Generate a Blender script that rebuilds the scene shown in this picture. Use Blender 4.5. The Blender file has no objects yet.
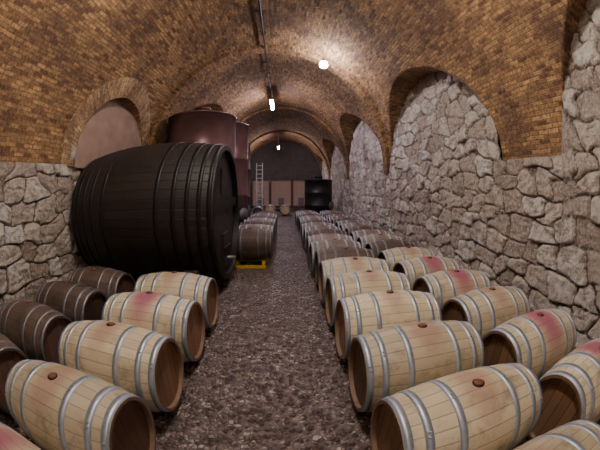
import bpy, math, random
import numpy as np
from mathutils import Vector
random.seed(7); rng=np.random.RandomState(5)
PI=math.pi
# ---------------------------------------------------------------- helpers
def mesh_obj(name, verts, faces, mats=(), fmat=None, smooth=None, uvs=None, parent=None):
    me=bpy.data.meshes.new(name); me.from_pydata([tuple(v) for v in verts],[],[tuple(f) for f in faces])
    for m in mats: me.materials.append(m)
    if fmat is not None: me.polygons.foreach_set('material_index',fmat)
    if smooth is True: me.polygons.foreach_set('use_smooth',[True]*len(faces))
    elif smooth is not None and smooth is not False: me.polygons.foreach_set('use_smooth',smooth)
    if uvs is not None:
        l=me.uv_layers.new(name='UVMap'); l.data.foreach_set('uv',np.array(uvs,dtype=np.float32).ravel())
    me.update()
    ob=bpy.data.objects.new(name,me); bpy.context.scene.collection.objects.link(ob)
    if parent: ob.parent=parent
    return ob
class MB:
    def __init__(s): s.v=[];s.f=[];s.m=[];s.s=[]
    def add(s,vs,fs,mi=0,sm=False):
        o=len(s.v); s.v+=[tuple(v) for v in vs]
        for f in fs: s.f.append(tuple(i+o for i in f)); s.m.append(mi); s.s.append(sm)
    def box(s,c,d,mi=0,rz=0):
        x,y,z=d[0]/2,d[1]/2,d[2]/2; vs=[]
        for a in((-x,-y,-z),(x,-y,-z),(x,y,-z),(-x,y,-z),(-x,-y,z),(x,-y,z),(x,y,z),(-x,y,z)):
            X=a[0]*math.cos(rz)-a[1]*math.sin(rz);Y=a[0]*math.sin(rz)+a[1]*math.cos(rz)
            vs.append((c[0]+X,c[1]+Y,c[2]+a[2]))
        s.add(vs,[(0,3,2,1),(4,5,6,7),(0,1,5,4),(1,2,6,5),(2,3,7,6),(3,0,4,7)],mi)
    def rev(s,prof,n=40,mi=0,axis='z',c=(0,0,0),sm=True,mis=None,close=False):
        vs=[]
        for r,h in prof:
            for k in range(n):
                a=2*PI*k/n; p=(r*math.cos(a),r*math.sin(a),h)
                if axis=='x': p=(h,r*math.cos(a),r*math.sin(a))
                if axis=='y': p=(r*math.sin(a),h,r*math.cos(a))
                vs.append((p[0]+c[0],p[1]+c[1],p[2]+c[2]))
        o=len(s.v); s.v+=vs
        for i in range(len(prof)-1):
            for k in range(n):
                k2=(k+1)%n
                s.f.append((o+i*n+k,o+i*n+k2,o+(i+1)*n+k2,o+(i+1)*n+k)); s.m.append(mis[i] if mis else mi); s.s.append(sm)
    def obj(s,name,mats,parent=None):
        return mesh_obj(name,s.v,s.f,mats,s.m,s.s,parent=parent)
class NT:
    def __init__(s,name):
        s.mat=bpy.data.materials.new(name); s.mat.use_nodes=True; s.t=s.mat.node_tree
        s.b=s.t.nodes['Principled BSDF']
    def n(s,typ,inp=None,**kw):
        nd=s.t.nodes.new(typ)
        for k,v in kw.items(): setattr(nd,k,v)
        if inp:
            for k,v in inp.items():
                if isinstance(v,bpy.types.NodeSocket): s.t.links.new(v,nd.inputs[k])
                else: nd.inputs[k].default_value=v
        return nd
    def l(s,a,b): s.t.links.new(a,b)
    def math(s,op,a,b=0.0,c=None):
        nd=s.n('ShaderNodeMath',{0:a,1:b},operation=op)
        if c is not None: nd.inputs[2].default_value=c
        return nd.outputs[0]
    def mix(s,f,a,b,bt='MIX'):
        nd=s.n('ShaderNodeMix',data_type='RGBA',blend_type=bt)
        for i,v in ((0,f),(6,a),(7,b)):
            if isinstance(v,bpy.types.NodeSocket): s.l(v,nd.inputs[i])
            else: nd.inputs[i].default_value=v if i==0 else (tuple(v)+(1,) if len(v)==3 else v)
        return nd.outputs[2]
    def rng(s,v,a,b,c=0.0,d=1.0):
        nd=s.n('ShaderNodeMapRange',{0:v,1:a,2:b,3:c,4:d},interpolation_type='SMOOTHSTEP'); return nd.outputs[0]
    def ramp(s,f,stops):
        nd=s.n('ShaderNodeValToRGB',{0:f}); e=nd.color_ramp.elements
        while len(e)<len(stops): e.new(.5)
        for i,(p,c) in enumerate(stops): e[i].position=p; e[i].color=tuple(c)+(1,)
        return nd.outputs[0]
    def noise(s,vec,scale,detail=4,rough=.55):
        d={'Scale':scale,'Detail':detail,'Roughness':rough}
        if vec is not None: d['Vector']=vec
        return s.n('ShaderNodeTexNoise',d).outputs[0]
    def bump(s,h,dist,strength=1.0,prev=None):
        d={'Height':h,'Distance':dist,'Strength':strength}
        if prev is not None: d['Normal']=prev
        return s.n('ShaderNodeBump',d).outputs[0]
    def fin(s,col,rough=.6,metal=0.0,nrm=None):
        for k,v in (('Base Color',col),('Roughness',rough),('Metallic',metal)):
            if isinstance(v,bpy.types.NodeSocket): s.l(v,s.b.inputs[k])
            elif k=='Base Color': s.b.inputs[k].default_value=tuple(v)+(1,)
            else: s.b.inputs[k].default_value=v
        if nrm is not None: s.l(nrm,s.b.inputs['Normal'])
        return s.mat
def simple(name,col,rough=.5,metal=0.0,nscale=12,var=.35,bump=.003):
    t=NT(name); o=t.n('ShaderNodeTexCoord').outputs['Object']
    nz=t.noise(o,nscale,5); c=t.mix(nz,tuple(x*(1-var) for x in col),tuple(min(1,x*(1+var)) for x in col))
    return t.fin(c,rough,metal,t.bump(nz,bump,.6))
def emis(name,col,st):
    t=NT(name); t.b.inputs['Base Color'].default_value=tuple(col)+(1,)
    t.b.inputs['Emission Color'].default_value=tuple(col)+(1,); t.b.inputs['Emission Strength'].default_value=st
    return t.mat
# ---------------------------------------------------------------- materials
def mat_brick(name,c1,c2,mortar):
    t=NT(name); uv=t.n('ShaderNodeTexCoord').outputs['UV']; ob=t.n('ShaderNodeNewGeometry').outputs['Position']
    wob=t.n('ShaderNodeTexNoise',{'Vector':uv,'Scale':3.0,'Detail':2.0}).outputs[1]
    vm=t.n('ShaderNodeVectorMath',{0:wob,1:(.5,.5,.5)},operation='SUBTRACT').outputs[0]
    vs=t.n('ShaderNodeVectorMath',{0:vm,'Scale':.04},operation='SCALE').outputs[0]
    va=t.n('ShaderNodeVectorMath',{0:uv,1:vs},operation='ADD').outputs[0]
    br=t.n('ShaderNodeTexBrick',{'Vector':va,'Color1':(0,0,0,1),'Color2':(1,1,1,1),'Mortar':(.5,.5,.5,1),'Scale':1.0,'Mortar Size':.008,'Mortar Smooth':.4,'Brick Width':.20,'Row Height':.066,'Bias':0.0})
    sep=t.n('ShaderNodeSeparateColor',{0:br.outputs[0]}).outputs[0]
    base=t.ramp(sep,[(0,c2),(.35,tuple((a*.6+b*.4) for a,b in zip(c1,c2))),(.7,c1),(1,tuple(min(1,a*1.4) for a in c1))])
    base=t.mix(br.outputs[1],base,mortar)
    big=t.noise(ob,.7,6,.7); base=t.mix(t.rng(big,.40,.66,0,.72),base,(.13,.068,.045))
    b2=t.noise(ob,2.3,6,.7); base=t.mix(t.rng(b2,.58,.75,0,.35),base,(.60,.44,.31))
    fine=t.noise(ob,20,6,.75); base=t.mix(.8,base,t.ramp(fine,[(.34,(.16,.13,.12)),(.62,(1.0,1.0,1.0))]),'MULTIPLY')
    h=t.math('SUBTRACT',1.0,br.outputs[1]); h=t.math('ADD',h,t.math('MULTIPLY',fine,.8)); h=t.math('ADD',h,t.math('MULTIPLY',sep,.6))
    return t.fin(base,.85,0,t.bump(h,.035,1.0))
M_brick=mat_brick('vault_brick',(.60,.345,.145),(.20,.09,.045),(.36,.235,.13))
M_brick2=mat_brick('arch_brick',(.80,.52,.28),(.42,.23,.115),(.48,.34,.22))
def mat_stone(name,light=(.80,.71,.62),dark=(.47,.375,.31),mortar=(.21,.148,.115),hi=(.93,.88,.82)):
    t=NT(name); p=t.n('ShaderNodeNewGeometry').outputs['Position']
    e=t.n('ShaderNodeAttribute',attribute_name='edge').outputs['Fac']; r=t.n('ShaderNodeAttribute',attribute_name='rand').outputs['Fac']
    fine=t.noise(p,24,6,.7); mid=t.noise(p,5,7,.75); big=t.noise(p,.8,4,.6)
    st=t.ramp(r,[(0,dark),(.3,tuple((a*.5+b*.5) for a,b in zip(light,dark))),(.65,light),(1,hi)])
    st=t.mix(t.rng(mid,.47,.62,0,.75),st,(.36,.255,.20))
    st=t.mix(t.rng(fine,.48,.68,.0,.6),st,hi)
    st=t.mix(t.rng(fine,.43,.28,.0,.65),st,(.20,.14,.11))
    ee=t.math('ADD',e,t.math('MULTIPLY',t.math('SUBTRACT',fine,.5),.26))
    col=t.mix(t.rng(ee,.0,.11),mortar,st)
    col=t.mix(t.rng(big,.56,.68,0,.65),col,(.12,.08,.065))
    h=t.math('ADD',t.math('MULTIPLY',mid,1.3),t.math('MULTIPLY',fine,.6))
    return t.fin(col,.9,0,t.bump(h,.09,1.0))
M_stone=mat_stone('wall_stone')
M_plaster=simple('niche_plaster',(.34,.225,.18),.9,0,3,.45,.03)
def mat_floor():
    t=NT('pebble_floor'); p=t.n('ShaderNodeNewGeometry').outputs['Position']
    wn=t.n('ShaderNodeTexNoise',{'Vector':p,'Scale':7.0,'Detail':2.0}).outputs[1]
    vs=t.n('ShaderNodeVectorMath',{0:wn,'Scale':.05},operation='SCALE').outputs[0]
    va=t.n('ShaderNodeVectorMath',{0:p,1:vs},operation='ADD').outputs[0]
    v=t.n('ShaderNodeTexVoronoi',{'Vector':va,'Scale':23.0},feature='F1'); d=v.outputs['Distance']
    ed=t.n('ShaderNodeTexVoronoi',{'Vector':va,'Scale':23.0},feature='DISTANCE_TO_EDGE').outputs['Distance']
    sep=t.n('ShaderNodeSeparateColor',{0:v.outputs['Color']}).outputs[0]
    c=t.ramp(sep,[(0,(.12,.085,.08)),(.45,(.25,.185,.17)),(.8,(.38,.30,.275)),(1,(.64,.55,.51))])
    big=t.noise(p,1.2,5); fine=t.noise(p,60,3)
    c=t.mix(t.rng(ed,.03,.18,1,0),c,(.085,.058,.05))
    c=t.mix(t.rng(big,.4,.7,0,.45),c,(.14,.095,.083))
    h=t.math('SUBTRACT',1.0,t.rng(d,.0,.6)); h=t.math('ADD',h,t.math('MULTIPLY',fine,.15)); h=t.math('ADD',h,t.math('MULTIPLY',sep,.3))
    return t.fin(c,t.rng(big,.3,.7,.38,.62),0,t.bump(h,.045,1.0))
M_floor=mat_floor()
def mat_staves(name,c_lo,c_hi,nst,R,stain=0.0,stcol=(.33,.07,.12),rough=.6,line=.6,srad=.19,grime=.75):
    t=NT(name); o=t.n('ShaderNodeTexCoord').outputs['Object']; s=t.n('ShaderNodeSeparateXYZ',{0:o})
    rnd=t.n('ShaderNodeObjectInfo').outputs['Random']
    a=t.math('DIVIDE',t.math('ARCTAN2',s.outputs[2],s.outputs[1]),2*PI); a=t.math('MULTIPLY',t.math('ADD',a,1.0),float(nst))
    fl=t.math('FLOOR',a); fr=t.math('FRACT',a)
    seedv=t.n('ShaderNodeCombineXYZ',{0:fl,1:t.math('MULTIPLY',rnd,57.0),2:0.0}).outputs[0]
    wn=t.n('ShaderNodeTexWhiteNoise',{0:seedv},noise_dimensions='3D').outputs[0]
    gv=t.n('ShaderNodeCombineXYZ',{0:t.math('MULTIPLY',s.outputs[0],2.0),1:t.math('MULTIPLY',a,2.2),2:t.math('MULTIPLY',rnd,31.0)}).outputs[0]
    grain=t.noise(gv,3.0,6,.7); dirt=t.noise(t.n('ShaderNodeVectorMath',{0:o,1:t.n('ShaderNodeCombineXYZ',{0:t.math('MULTIPLY',rnd,9.0)}).outputs[0]},operation='ADD').outputs[0],4.5,6,.7)
    c=t.mix(t.math('ADD',t.math('MULTIPLY',wn,.6),t.math('MULTIPLY',grain,.4)),c_lo,c_hi)
    c=t.mix(t.rng(dirt,.48,.72,0,grime),c,tuple(x*.45 for x in c_lo))
    c=t.mix(t.rng(grain,.55,.75,0,.4),c,tuple(x*.5 for x in c_lo))
    br=t.math('ADD',.76,t.math('MULTIPLY',rnd,.38)); brc=t.n('ShaderNodeCombineColor',{0:br,1:br,2:br}).outputs[0]
    c=t.mix(1.0,c,brc,'MULTIPLY')
    edge=t.math('MINIMUM',fr,t.math('SUBTRACT',1.0,fr))
    c=t.mix(t.rng(edge,.01,.06,line,0),c,tuple(x*.3 for x in c_lo))
    if stain>0:
        sv=t.n('ShaderNodeVectorMath',{0:o,1:(0,0,R)},operation='SUBTRACT').outputs[0]
        sv=t.n('ShaderNodeVectorMath',{0:sv,1:(1.35,.55,.55)},operation='MULTIPLY').outputs[0]
        ds=t.n('ShaderNodeVectorMath',{0:sv},operation='LENGTH').outputs['Value']
        ds=t.math('ADD',ds,t.math('MULTIPLY',t.math('SUBTRACT',dirt,.5),.25))
        c=t.mix(t.rng(ds,.07,srad,stain,0),c,stcol)
    h=t.math('ADD',t.rng(edge,0,.06),t.math('MULTIPLY',grain,.4))
    return t.fin(c,rough,0,t.bump(h,.003 if R<.6 else .010,.6))
LO,HI=(.52,.42,.27),(.79,.68,.48)
M_st_clean=mat_staves('oak_staves_pale',LO,HI,26,.35,.55,(.36,.17,.13),srad=.2)
M_st_stain=mat_staves('oak_staves_wine_stained',LO,HI,26,.35,.9,(.36,.075,.15),srad=.30)
M_st_dark=mat_staves('oak_staves_aged',(.075,.048,.038),(.17,.115,.09),26,.35,.3,(.06,.03,.03))
M_st_mid=mat_staves('oak_staves_weathered',(.19,.14,.115),(.37,.295,.25),26,.35,.5,(.14,.07,.07))
M_st_cask=mat_staves('cask_staves_black',(.009,.0065,.006),(.026,.018,.016),56,1.25,0,rough=.52)
def mat_head(name,c_lo,c_hi,pl,rough=.6):
    t=NT(name); o=t.n('ShaderNodeTexCoord').outputs['Object']; s=t.n('ShaderNodeSeparateXYZ',{0:o})
    rnd=t.n('ShaderNodeObjectInfo').outputs['Random']
    a=t.math('ADD',t.math('DIVIDE',s.outputs[1],pl),50.0); fl=t.math('FLOOR',a); fr=t.math('FRACT',a)
    wn=t.n('ShaderNodeTexWhiteNoise',{0:t.n('ShaderNodeCombineXYZ',{0:fl,1:rnd,2:3.0}).outputs[0]},noise_dimensions='3D').outputs[0]
    gv=t.n('ShaderNodeCombineXYZ',{0:fl,1:t.math('MULTIPLY',s.outputs[1],25.0),2:t.math('MULTIPLY',s.outputs[2],2.0)}).outputs[0]
    g=t.noise(gv,2.0,5,.6); edge=t.math('MINIMUM',fr,t.math('SUBTRACT',1.0,fr))
    c=t.mix(t.math('ADD',t.math('MULTIPLY',wn,.5),t.math('MULTIPLY',g,.5)),c_lo,c_hi)
    br=t.math('ADD',.55,t.math('MULTIPLY',rnd,.9)); brc=t.n('ShaderNodeCombineColor',{0:br,1:br,2:br}).outputs[0]
    c=t.mix(1.0,c,brc,'MULTIPLY')
    c=t.mix(t.rng(edge,.015,.05,.8,0),c,tuple(x*.25 for x in c_lo))
    return t.fin(c,rough,0,t.bump(t.math('ADD',t.rng(edge,0,.05),t.math('MULTIPLY',g,.3)),.003,.7))
M_hd=mat_head('oak_head_brown',(.15,.075,.04),(.32,.19,.105),.09)
M_hd_dark=mat_head('oak_head_dark',(.07,.034,.026),(.16,.085,.06),.09)
M_hd_tan=mat_head('oak_head_tan',(.70,.48,.26),(.90,.68,.42),.09)
M_hd_cask=mat_head('cask_head_black',(.014,.011,.010),(.040,.030,.028),.16,.5)
M_rim=simple('oak_chime',(.22,.135,.085),.7,0,20)
M_rimd=simple('oak_chime_dark',(.07,.045,.035),.7,0,20)
M_zinc=simple('galvanised_hoop',(.46,.52,.61),.45,.7,30,.3,.001)
M_zincd=simple('aged_hoop',(.24,.23,.24),.5,.7,30,.4,.001)
M_iron=simple('black_iron_hoop',(.014,.012,.013),.45,.4,10,.4,.001)
M_bung=simple('bung',(.20,.07,.04),.6)
M_tank=simple('russet_steel_tank',(.20,.105,.108),.38,.45,3,.35,.002)
M_blk=simple('black_tank',(.010,.010,.012),.5,.0,4)
M_yel=simple('yellow_painted_rack',(.72,.45,.03),.5)
M_conc=simple('pink_concrete',(.80,.58,.49),.85,0,2.5,.15,.01)
M_concd=simple('dark_joint_frame',(.22,.16,.14),.85,0,3)
M_wood=simple('rough_timber',(.10,.065,.045),.8,0,8)
M_metal=simple('grey_conduit',(.07,.06,.06),.5,.3)
M_alu=simple('ladder_aluminium',(.65,.65,.66),.4,.6)
M_white=simple('white_enamel',(.5,.5,.52),.4)
# ---------------------------------------------------------------- room
XL,XR=-3.8,3.4; XC=(XL+XR)/2; R=(XR-XL)/2; SP=2.2; RISE=3.9
Y0,Y1=-3.5,26.0
LR=[(-.3,2.45,2.2),(6.1,2.6,2.3),(12.0,2.8,2.7),(18.1,2.8,2.7),(24.0,2.2,2.4)]
LL=[(5.4,1.55,1.72),(11.3,3.4,2.9),(18.1,2.8,2.7),(24.0,2.2,2.4)]
def lun(ys,L):
    h=np.full_like(ys,-1.0)
    for c,a,r in L:
        t=np.clip(1-((ys-c)/a)**2,0,None); h=np.where(np.abs(ys-c)<a,np.maximum(h,SP+r*np.sqrt(t)),h)
    return h
ys=list(np.arange(Y0,Y1,.1))+[Y1]
for c,a,r in LR+LL: ys+=[c+a*math.cos(k*PI/70) for k in range(71)]
ys=np.array(sorted(y for y in set(round(float(y),4) for y in ys) if Y0<=y<=Y1))
ys=ys[np.concatenate([[True],np.diff(ys)>.004])]
NTH=220
th=np.linspace(0,PI,NTH+1); xs=XC+R*np.cos(th); mh=SP+RISE*np.sin(th)
lr=lun(ys,LR); ll=lun(ys,LL)
Hm=np.zeros((len(ys),NTH+1)); dom=np.zeros_like(Hm)
for j in range(NTH+1):
    L=lr if xs[j]>=XC else ll
    Hm[:,j]=np.maximum(mh[j],L); dom[:,j]=L>mh[j]
verts=[(xs[j],ys[i],Hm[i,j]) for i in range(len(ys)) for j in range(NTH+1)]
arc=np.concatenate([[0],np.cumsum(np.hypot(np.diff(xs),np.diff(mh)))])
def arcy(h): 
    return np.concatenate([[0],np.cumsum(np.hypot(np.diff(ys),np.diff(np.where(h<0,SP,h))))])
ar,al=arcy(lr),arcy(ll)
faces=[];uv=[]
W=NTH+1
for i in range(len(ys)-1):
    for j in range(NTH):
        faces.append((i*W+j,i*W+j+1,(i+1)*W+j+1,(i+1)*W+j))
        q=((i,j),(i,j+1),(i+1,j+1),(i+1,j))
        if dom[i:i+2,j:j+2].sum()>=2:
            A=ar if xs[j]>=XC+.001 else al
            uv+=[(xs[b]*1.0,A[a]) for a,b in q]
        else: uv+=[(ys[a],arc[b]) for a,b in q]
mesh_obj('ceiling',verts,faces,[M_brick],smooth=True,uvs=uv)
def worley(u,v,cw,ch,seed):
    r=np.random.RandomState(seed); N=512
    jx=r.uniform(-.36,.36,(N,N)); jy=r.uniform(-.26,.26,(N,N)); rv=r.uniform(0,1,(N,N))
    U=u/cw; V=v/ch
    f1=np.full(U.shape,9.);f2=f1.copy();rr=np.zeros(U.shape)
    jb=np.floor(V).astype(int)
    for dj in(-1,0,1):
        j=jb+dj; off=.5*(j%2); ib=np.floor(U-off).astype(int)
        for di in(-2,-1,0,1,2):
            i=ib+di; px=i+off+.5+jx[i%N,j%N]; py=j+.5+jy[i%N,j%N]
            dx=np.abs(U-px);dy=np.abs(V-py)
            d=(dx**5+(dy*1.1)**5)**(1/5.)
            m=d<f1; f2=np.where(m,f1,np.minimum(f2,d)); rr=np.where(m,rv[i%N,j%N],rr); f1=np.where(m,d,f1)
    return f2-f1,rr
def stone_wall(name,us,top,place,seed,cw=.45,ch=.31,nrow=165,mat=M_stone):
    nu=len(us); T=np.linspace(0,1,nrow)
    Ug=np.repeat(us[:,None],nrow,1); Vg=top[:,None]*T[None,:]
    wob=.05*np.sin(Ug*3.1+Vg*4.0)+.03*np.sin(Vg*7.3-Ug*6.1)+.015*np.sin(Vg*17-Ug*14)
    e,r=worley(Ug+wob+40,Vg+wob*.8+20,cw,ch,seed)
    hgt=np.clip(e/.15,0,1); hgt=hgt*hgt*(3-2*hgt)
    d=.012+hgt*(.03+.06*r)+.014*np.sin(Ug*19+3*np.sin(Vg*17))*np.sin(Vg*15+2*np.sin(Ug*11))*hgt
    vs=[place(Ug[i,k],Vg[i,k],d[i,k]) for i in range(nu) for k in range(nrow)]
    fs=[(i*nrow+k,i*nrow+k+1,(i+1)*nrow+k+1,(i+1)*nrow+k) for i in range(nu-1) for k in range(nrow-1)]
    ob=mesh_obj(name,vs,fs,[mat],smooth=True)
    for nm,arr in(('edge',e),('rand',r)):
        at=ob.data.attributes.new(nm,'FLOAT','POINT'); at.data.foreach_set('value',arr.ravel().astype(np.float32))
    return ob
def wsamp(L):
    a=list(np.arange(Y0,0,.06))+list(np.arange(0,10,.022))+list(np.arange(10,Y1,.05))+[Y1]
    for c,aa,r in L: a+=[c-aa+.001,c-aa+.01,c+aa-.001,c+aa-.01]
    return np.array(sorted(y for y in a if Y0<=y<=Y1))
uy=wsamp(LR); stone_wall('wall_right',uy,np.maximum(SP,lun(uy,LR))+.02,lambda u,v,d:(XR-d+.01,u,v),3)
uy=wsamp(LL); stone_wall('wall_left',uy,np.maximum(SP,lun(uy,LL))+.02,lambda u,v,d:(XL+d-.01,u,v),11)
ux=np.linspace(XL,XR,150); tp=SP+RISE*np.sqrt(np.clip(1-((ux-XC)/R)**2,0,None))
tp2=np.maximum(tp,SP+2.2)
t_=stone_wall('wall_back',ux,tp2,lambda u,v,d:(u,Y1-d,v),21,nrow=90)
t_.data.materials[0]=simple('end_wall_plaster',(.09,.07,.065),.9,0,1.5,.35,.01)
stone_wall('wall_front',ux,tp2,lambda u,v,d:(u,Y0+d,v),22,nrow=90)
mesh_obj('floor',[(XL-.1,Y0-.1,0),(XR+.1,Y0-.1,0),(XR+.1,Y1+.1,0),(XL-.1,Y1+.1,0)],[(0,1,2,3)],[M_floor])
def rib(name,y0,y1,th_=.14,slope=0.0):
    n=90; vs=[];fs=[];uvs=[]
    for k in range(n+1):
        a=PI*k/n; co,si=math.cos(a),math.sin(a); sy=slope*R*co
        o=(XC+(R+.05)*co,SP+(RISE+.05)*si); i_=(XC+(R-th_)*co,SP+(RISE-th_)*si)
        vs+=[(o[0],y0+sy,o[1]),(i_[0],y0+sy,i_[1]),(i_[0],y1+sy,i_[1]),(o[0],y1+sy,o[1])]
    for k in range(n):
        for q in range(3):
            a=k*4+q; fs.append((a,a+1,a+5,a+4)); s0=k*4.75*PI/2/n*1.58; s1=(k+1)*4.75*PI/2/n*1.58
            w=((0,.19),(.19,.19+y1-y0),(.19+y1-y0,.38+y1-y0))[q]
            uvs+=[(w[0],s0),(w[1],s0),(w[1],s1),(w[0],s1)]
    return mesh_obj(name,vs,fs,[M_brick],uvs=uvs)
rib('trim_1',7.92,8.30,.13,.235); rib('trim_2',14.85,15.2,.1); rib('trim_3',21.0,21.6,.1)
def vx(z): 
    return XC-R*math.sqrt(max(0,1-((z-SP)/RISE)**2))
n=60;vs=[];fs=[];uvs=[];c0=5.4
for k in range(n+1):
    a=PI*k/n
    for rr in((1.42,1.55),(1.80,1.98)):
        y=c0+rr[0]*math.cos(a); z=SP+rr[1]*math.sin(a); x=vx(z)
        vs.append((x+.07,y,z)); 
    y=c0+1.42*math.cos(a);z=SP+1.55*math.sin(a); vs.append((XL-.02,y,z))
    y=c0+1.80*math.cos(a);z=SP+1.98*math.sin(a); vs.append((vx(z)-.05,y,z))
for k in range(n):
    b=k*4;e_=(k+1)*4;s0=k/n*5.0;s1=(k+1)/n*5.0
    fs.append((b,b+1,e_+1,e_)); uvs+=[(0,s0),(.40,s0),(.40,s1),(0,s1)]
    fs.append((b+2,b,e_,e_+2)); uvs+=[(0,s0),(.5,s0),(.5,s1),(0,s1)]
    fs.append((b+1,b+3,e_+3,e_+1)); uvs+=[(0,s0),(.1,s0),(.1,s1),(0,s1)]
mesh_obj('trim_4',vs,fs,[M_brick2],uvs=uvs)
vs=[(XL+.115,c0,SP-.02)]+[(XL+.115,c0+1.45*math.cos(PI*k/40),SP-.02+1.6*math.sin(PI*k/40)) for k in range(41)]
mesh_obj('trim_5',vs,[(0,k+1,k+2) for k in range(40)],[M_plaster])
# ---------------------------------------------------------------- barrels
def barrel_mesh(name,L,Rb,Rh,mats,hoops,n=44,rim=.022,rec=.035,hw=.042,ht=.004,bung=.028):
    m=MB(); N=16
    def r(x): return Rb-(Rb-Rh)*(2*x/L)**2
    prof=[(r(-L/2+L*i/N),-L/2+L*i/N) for i in range(N+1)]
    m.rev(prof,n,0,'x')
    for s in(-1,1):
        x=s*L/2; p=[(Rh,x),(Rh-rim,x),(Rh-rim-.003,x-s*rec)]
        if s<0: p=p[::-1]
        m.rev(p,n,1,'x',sm=False)
        vs=[(x-s*rec,(Rh-rim-.003)*math.cos(2*PI*k/n),(Rh-rim-.003)*math.sin(2*PI*k/n)) for k in range(n)]
        m.add(vs,[tuple(range(n)) if s>0 else tuple(range(n))[::-1]],2)
    for h in hoops:
        for s in(-1,1):
            a=s*h-hw/2;b=s*h+hw/2
            a=max(a,-L/2+.002);b=min(b,L/2-.002)
            m.rev([(r(a)-.002,a),(r(a)+ht,a),(r(b)+ht,b),(r(b)-.002,b)],n,3,'x')
            ra=r(s*h)+ht
            for dy in(-.015,.015):
                an=1.1+h*3; cy,cz=math.cos(an)*ra,math.sin(an)*ra
                m.box((s*h,cy+dy*math.sin(an)*-1,cz+dy*math.cos(an)),(.012,.010,.010),3)
    if bung: 
        m.rev([(bung,Rb-.01),(bung,Rb+.008),(bung*.8,Rb+.012),(.001,Rb+.012)],16,4,'z')
        m.rev([(bung+.010,Rb-.01),(bung+.010,Rb+.002),(bung,Rb+.002)],16,5,'z')
    return m.obj(name,mats).data
def mk(name,st,rim,hd,hoop):
    m=barrel_mesh('tmp_'+name,.95,.35,.285,[st,rim,hd,hoop,M_bung,M_iron],[.452,.355,.185])
    for o in list(bpy.data.objects):
        if o.data==m: bpy.data.objects.remove(o)
    m.name='barrel_'+name; return m
B_clean=mk('clean',M_st_clean,M_rim,M_hd,M_zinc)
B_stain=mk('stain',M_st_stain,M_rim,M_hd,M_zinc)
B_dark=mk('dark',M_st_dark,M_rimd,M_hd_dark,M_zincd)
B_mid=mk('mid',M_st_mid,M_rimd,M_hd_dark,M_zinc)
B_tan=mk('tan',M_st_clean,M_rim,M_hd_tan,M_zinc)
def barrel(me,x,y,z=.354,yaw=0,roll=0):
    ob=bpy.data.objects.new('wine_barrel',me); bpy.context.scene.collection.objects.link(ob)
    ob.location=(x,y,z); ob.rotation_euler=(roll,0,yaw); return ob
def jit(a): return random.uniform(-a,a)
ry=[.18,.92,1.65,2.39,3.12,3.85]
for i,y in enumerate(ry): barrel(B_clean,.5+.475+jit(.01),y,yaw=jit(.01),roll=jit(.12)+.05)
y=4.59
k=0
while y<13.6:
    barrel(B_mid if k%3 else B_dark,.98+jit(.03),y,yaw=jit(.02),roll=jit(.2)); y+=.735;k+=1
for i,y in enumerate([-.1,.64,1.40,2.16,2.92,3.68,4.43]):
    barrel(B_stain if i in(1,2,4,5) else B_clean,1.6+.475+jit(.015),y,yaw=jit(.015),roll=jit(.15))
y=5.18;k=0
while y<13.8:
    barrel(B_dark if k%3==0 else B_mid,2.08+jit(.03),y,yaw=jit(.02),roll=jit(.2)); y+=.735;k+=1
for i,y in enumerate([.12,.87,1.60,2.34,3.08]):
    barrel(B_stain if i in(0,3) else B_clean,-.85-.475+jit(.01),y,yaw=jit(.015),roll=-.05+jit(.1))
for y in[.15,.90,1.64,2.38,3.10]:
    barrel(B_dark,-2.07-.475+jit(.02),y,yaw=jit(.02),roll=jit(.2))
def rack(x,y):
    m=MB()
    for dx in(-.3,.3):
        m.box((dx,0,.04),(.06,.74,.08),0); 
        for dy in(-.30,.30): m.box((dx,dy,.10),(.06,.06,.10),0)
    for dy in(-.33,.33): m.box((0,dy,.03),(.7,.05,.06),0)
    o=m.obj('barrel_rack',[M_yel]); o.location=(x,y,0)
for i,y in enumerate([6.22,7.03,7.84,8.65,9.46,10.27]):
    rack(-.76,y); barrel(B_mid if i%2 else B_dark,-.76,y,.46,roll=jit(.2))
for y in[11.3,12.1,12.9]: barrel(B_dark,-.85,y)
for x in(-.95,.0): barrel(B_tan,x,18.6,yaw=PI/2)
barrel(B_mid,-1.6,17.3,yaw=PI/2)
# ---------------------------------------------------------------- great cask
CR=1.25
cm=barrel_mesh('great_cask',2.64,CR,1.12,[M_st_cask,M_iron,M_hd_cask,M_iron,M_iron,M_iron],[1.27,1.13,.96,.76,.50],n=96,rim=.07,rec=.10,hw=.06,ht=.008,bung=.06)
cask=[o for o in bpy.data.objects if o.data==cm][0]
cask.location=(-2.29,4.86,1.28)
m=MB()
xh=1.32-.10
m.box((xh+.03,0,.15),(.06,2.0,.16),0)
m.box((xh+.025,0,-.62),(.05,.42,.52),1)
m.box((xh+.06,0,-.62),(.03,.50,.07),0)
m.rev([(.03,xh+.04),(.03,xh+.20),(.02,xh+.20)],14,2,'x',c=(0,0,-.8)); m.box((xh+.17,0,-.87),(.04,.04,.14),2)
m.box((xh+.02,0,.52),(.03,.34,.42),1)
m.obj('hatch_and_bars',[M_iron,M_hd_cask,M_zincd],parent=cask)
m=MB()
for dx in(-.90,.90):
    n=24; vs=[];fs=[]
    pr=[(-1.0+2.0*k/n) for k in range(n+1)]
    Rr=CR-.13*(2*dx/2.64)**2+.012
    for s in(-.11,.11):
        for yy in pr:
            vs.append((dx+s,yy,-1.28)); vs.append((dx+s,yy,min(-math.sqrt(max(0,Rr*Rr-yy*yy)),-.78)))
    o=2*(n+1)
    for k in range(n):
        a=2*k; fs+=[(a,a+1,a+3,a+2),(o+a,o+a+2,o+a+3,o+a+1),(a+1,o+a+1,o+a+3,a+3)]
    fs+=[(0,o,o+1,1),(2*n,2*n+1,o+2*n+1,o+2*n)]
    m.add(vs,fs,0)
m.obj('cradle',[M_wood],parent=cask)
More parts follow.
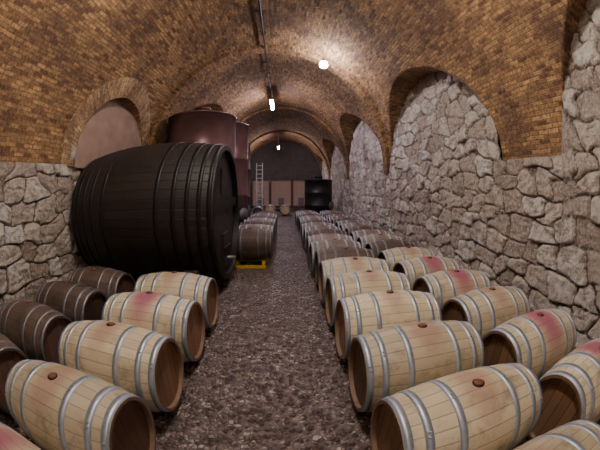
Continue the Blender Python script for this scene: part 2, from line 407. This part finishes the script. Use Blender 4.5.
# ---------------------------------------------------------------- tanks
def tank(name,x,y,Rt,h,mat,cone=.3,legs=True):
    m=MB(); z0=.35 if legs else 0
    m.rev([(.001,z0-.12 if legs else 0),(Rt,z0),(Rt,h*.36),(Rt+.012,h*.36+.01),(Rt+.012,h*.36+.05),(Rt,h*.36+.06),(Rt,h*.68),(Rt+.012,h*.68+.01),(Rt+.012,h*.68+.05),(Rt,h*.68+.06),(Rt,h),(Rt+.025,h),(Rt+.025,h+.04),(Rt*.3,h+cone),(.22,h+cone),(.22,h+cone+.10),(.25,h+cone+.10),(.25,h+cone+.14),(.001,h+cone+.16)],64,0)
    if legs:
        for k in range(4):
            a=PI/4+k*PI/2; m.rev([(.045,0),(.045,z0+.05)],12,1,c=(Rt*.85*math.cos(a),Rt*.85*math.sin(a),0))
    m.rev([(.20,Rt-.05),(.20,Rt+.05),(.23,Rt+.05),(.23,Rt+.08),(.001,Rt+.09)],24,1,'x',c=(0,0,.8))
    m.rev([(.03,Rt-.05),(.03,Rt+.15)],12,1,'x',c=(0,0,.5))
    o=m.obj(name,[mat,M_zincd]); o.location=(x,y,0); o.rotation_euler=(0,0,-.6); return o
tank('wine_tank',-2.42,8.0,1.0,3.72,M_tank,.22)
tank('wine_tank',-2.15,10.4,.80,4.0,M_tank,.3)
tank('wine_tank',-2.3,12.5,.78,3.7,M_tank,.3)
tank('black_storage_tank',1.85,15.9,.76,2.15,M_blk,.10,legs=False)
for x0,w in((-2.5,1.36),(-1.1,1.62),(.56,1.32)):
    m=MB(); m.box((w/2,.7,1.38),(w,1.4,2.06),0)
    t=.07
    for (cx,cz,dx,dz) in((t/2,1.38,t,2.06),(w-t/2,1.38,t,2.06),(w/2,2.37,w,.08),(w/2,.40,w,.1)): m.box((cx,-.03,cz),(dx,.06,dz),1)
    m.box((w/2,-.03,.78),(.42,.06,.5),2); m.rev([(.03,-.16),(.03,0)],12,2,'y',c=(w/2,0,.5))
    for cx in(.15,w-.15):
        m.box((cx,.2,.175),(.25,.3,.35),1); m.box((cx,1.2,.175),(.25,.3,.35),1)
    o=m.obj('concrete_wine_vat',[M_conc,M_concd,M_zincd]); o.location=(x0,21.8,0)
m=MB()
for dx in(-.22,.22): m.box((dx,0,1.85),(.07,.07,3.7),0)
for k in range(11): m.box((0,0,.3+k*.32),(.44,.04,.045),0)
o=m.obj('ladder',[M_alu]); o.location=(-1.9,21.2,0); o.rotation_euler=(-.1,0,0)
# ---------------------------------------------------------------- lamps & conduit
LC=(1.0,.90,.81)
def tube(x,y,h,st,L=1.2,col=LC):
    e=bpy.data.objects.new('ceiling_tube_lamp',None); bpy.context.scene.collection.objects.link(e); e.location=(x,y,h)
    m=MB(); m.box((0,0,.07),(.16,L+.06,.05),0)
    top=SP+RISE*math.sqrt(1-((x-XC)/R)**2)-h
    for dy in(-L*.35,L*.35): m.rev([(.01,.09),(.01,top)],8,0,c=(0,dy,0))
    m.obj('lamp_housing',[M_white],parent=e)
    m=MB(); m.rev([(.001,-L/2),(.07,-L/2),(.07,L/2),(.001,L/2)],16,0,'y'); m.obj('tube_glass',[emis('tube_glow',col,st)],parent=e)
def bulb(x,y,h,st,r=.12):
    e=bpy.data.objects.new('hanging_bulb_lamp',None); bpy.context.scene.collection.objects.link(e); e.location=(x,y,h)
    top=SP+RISE*math.sqrt(1-((x-XC)/R)**2)-h
    m=MB(); m.rev([(.001,r*1.6),(.05,r*1.6),(.06,r*.8),(.045,r*.7)],16,0); m.rev([(.008,r*1.5),(.008,top)],8,0); m.obj('lamp_holder',[M_metal],parent=e)
    m=MB(); pr=[(max(.001,r*math.sin(PI*k/14)),-r*math.cos(PI*k/14)) for k in range(15)]; m.rev(pr,24,0); m.obj('bulb_glass',[emis('bulb_glow',(.95,.90,1.0),st)],parent=e)
tube(-.58,12.4,5.45,175,col=(.96,.86,1.0))
tube(-.5,22.0,4.9,250,L=.8,col=(.96,.86,1.0))
bulb(1.08,7.7,5.32,340)
tube(-.1,2.2,5.45,245)
tube(-.1,-1.2,5.6,70)
m=MB()
for yy in np.arange(-3,21,1.0):
    m.rev([(.028,yy),(.028,yy+1.0)],8,0,'y',c=(-.62,0,5.96))
    m.box((-.62,yy,6.01),(.10,.04,.07),0)
m.obj('ceiling_conduit',[M_metal])
w=bpy.data.worlds.new('World'); bpy.context.scene.world=w; w.use_nodes=True
w.node_tree.nodes['Background'].inputs[0].default_value=(.02,.018,.02,1); w.node_tree.nodes['Background'].inputs[1].default_value=.3
# ---------------------------------------------------------------- camera (action-cam fisheye lens)
cd=bpy.data.cameras.new('camera'); cam=bpy.data.objects.new('camera',cd); bpy.context.scene.collection.objects.link(cam)
cam.location=(0,0,1.64); cam.rotation_euler=(math.radians(90-7),0,math.radians(-3))
cd.sensor_width=36; cd.lens=18.5; cd.clip_start=.02
cd.type='PANO'
for tgt in (cd, getattr(cd,'cycles',None)):
    if tgt is None: continue
    try:
        tgt.panorama_type='FISHEYE_EQUISOLID'; tgt.fisheye_lens=17.28; tgt.fisheye_fov=PI
    except Exception as ex: print('pano',ex)
bpy.context.scene.camera=cam
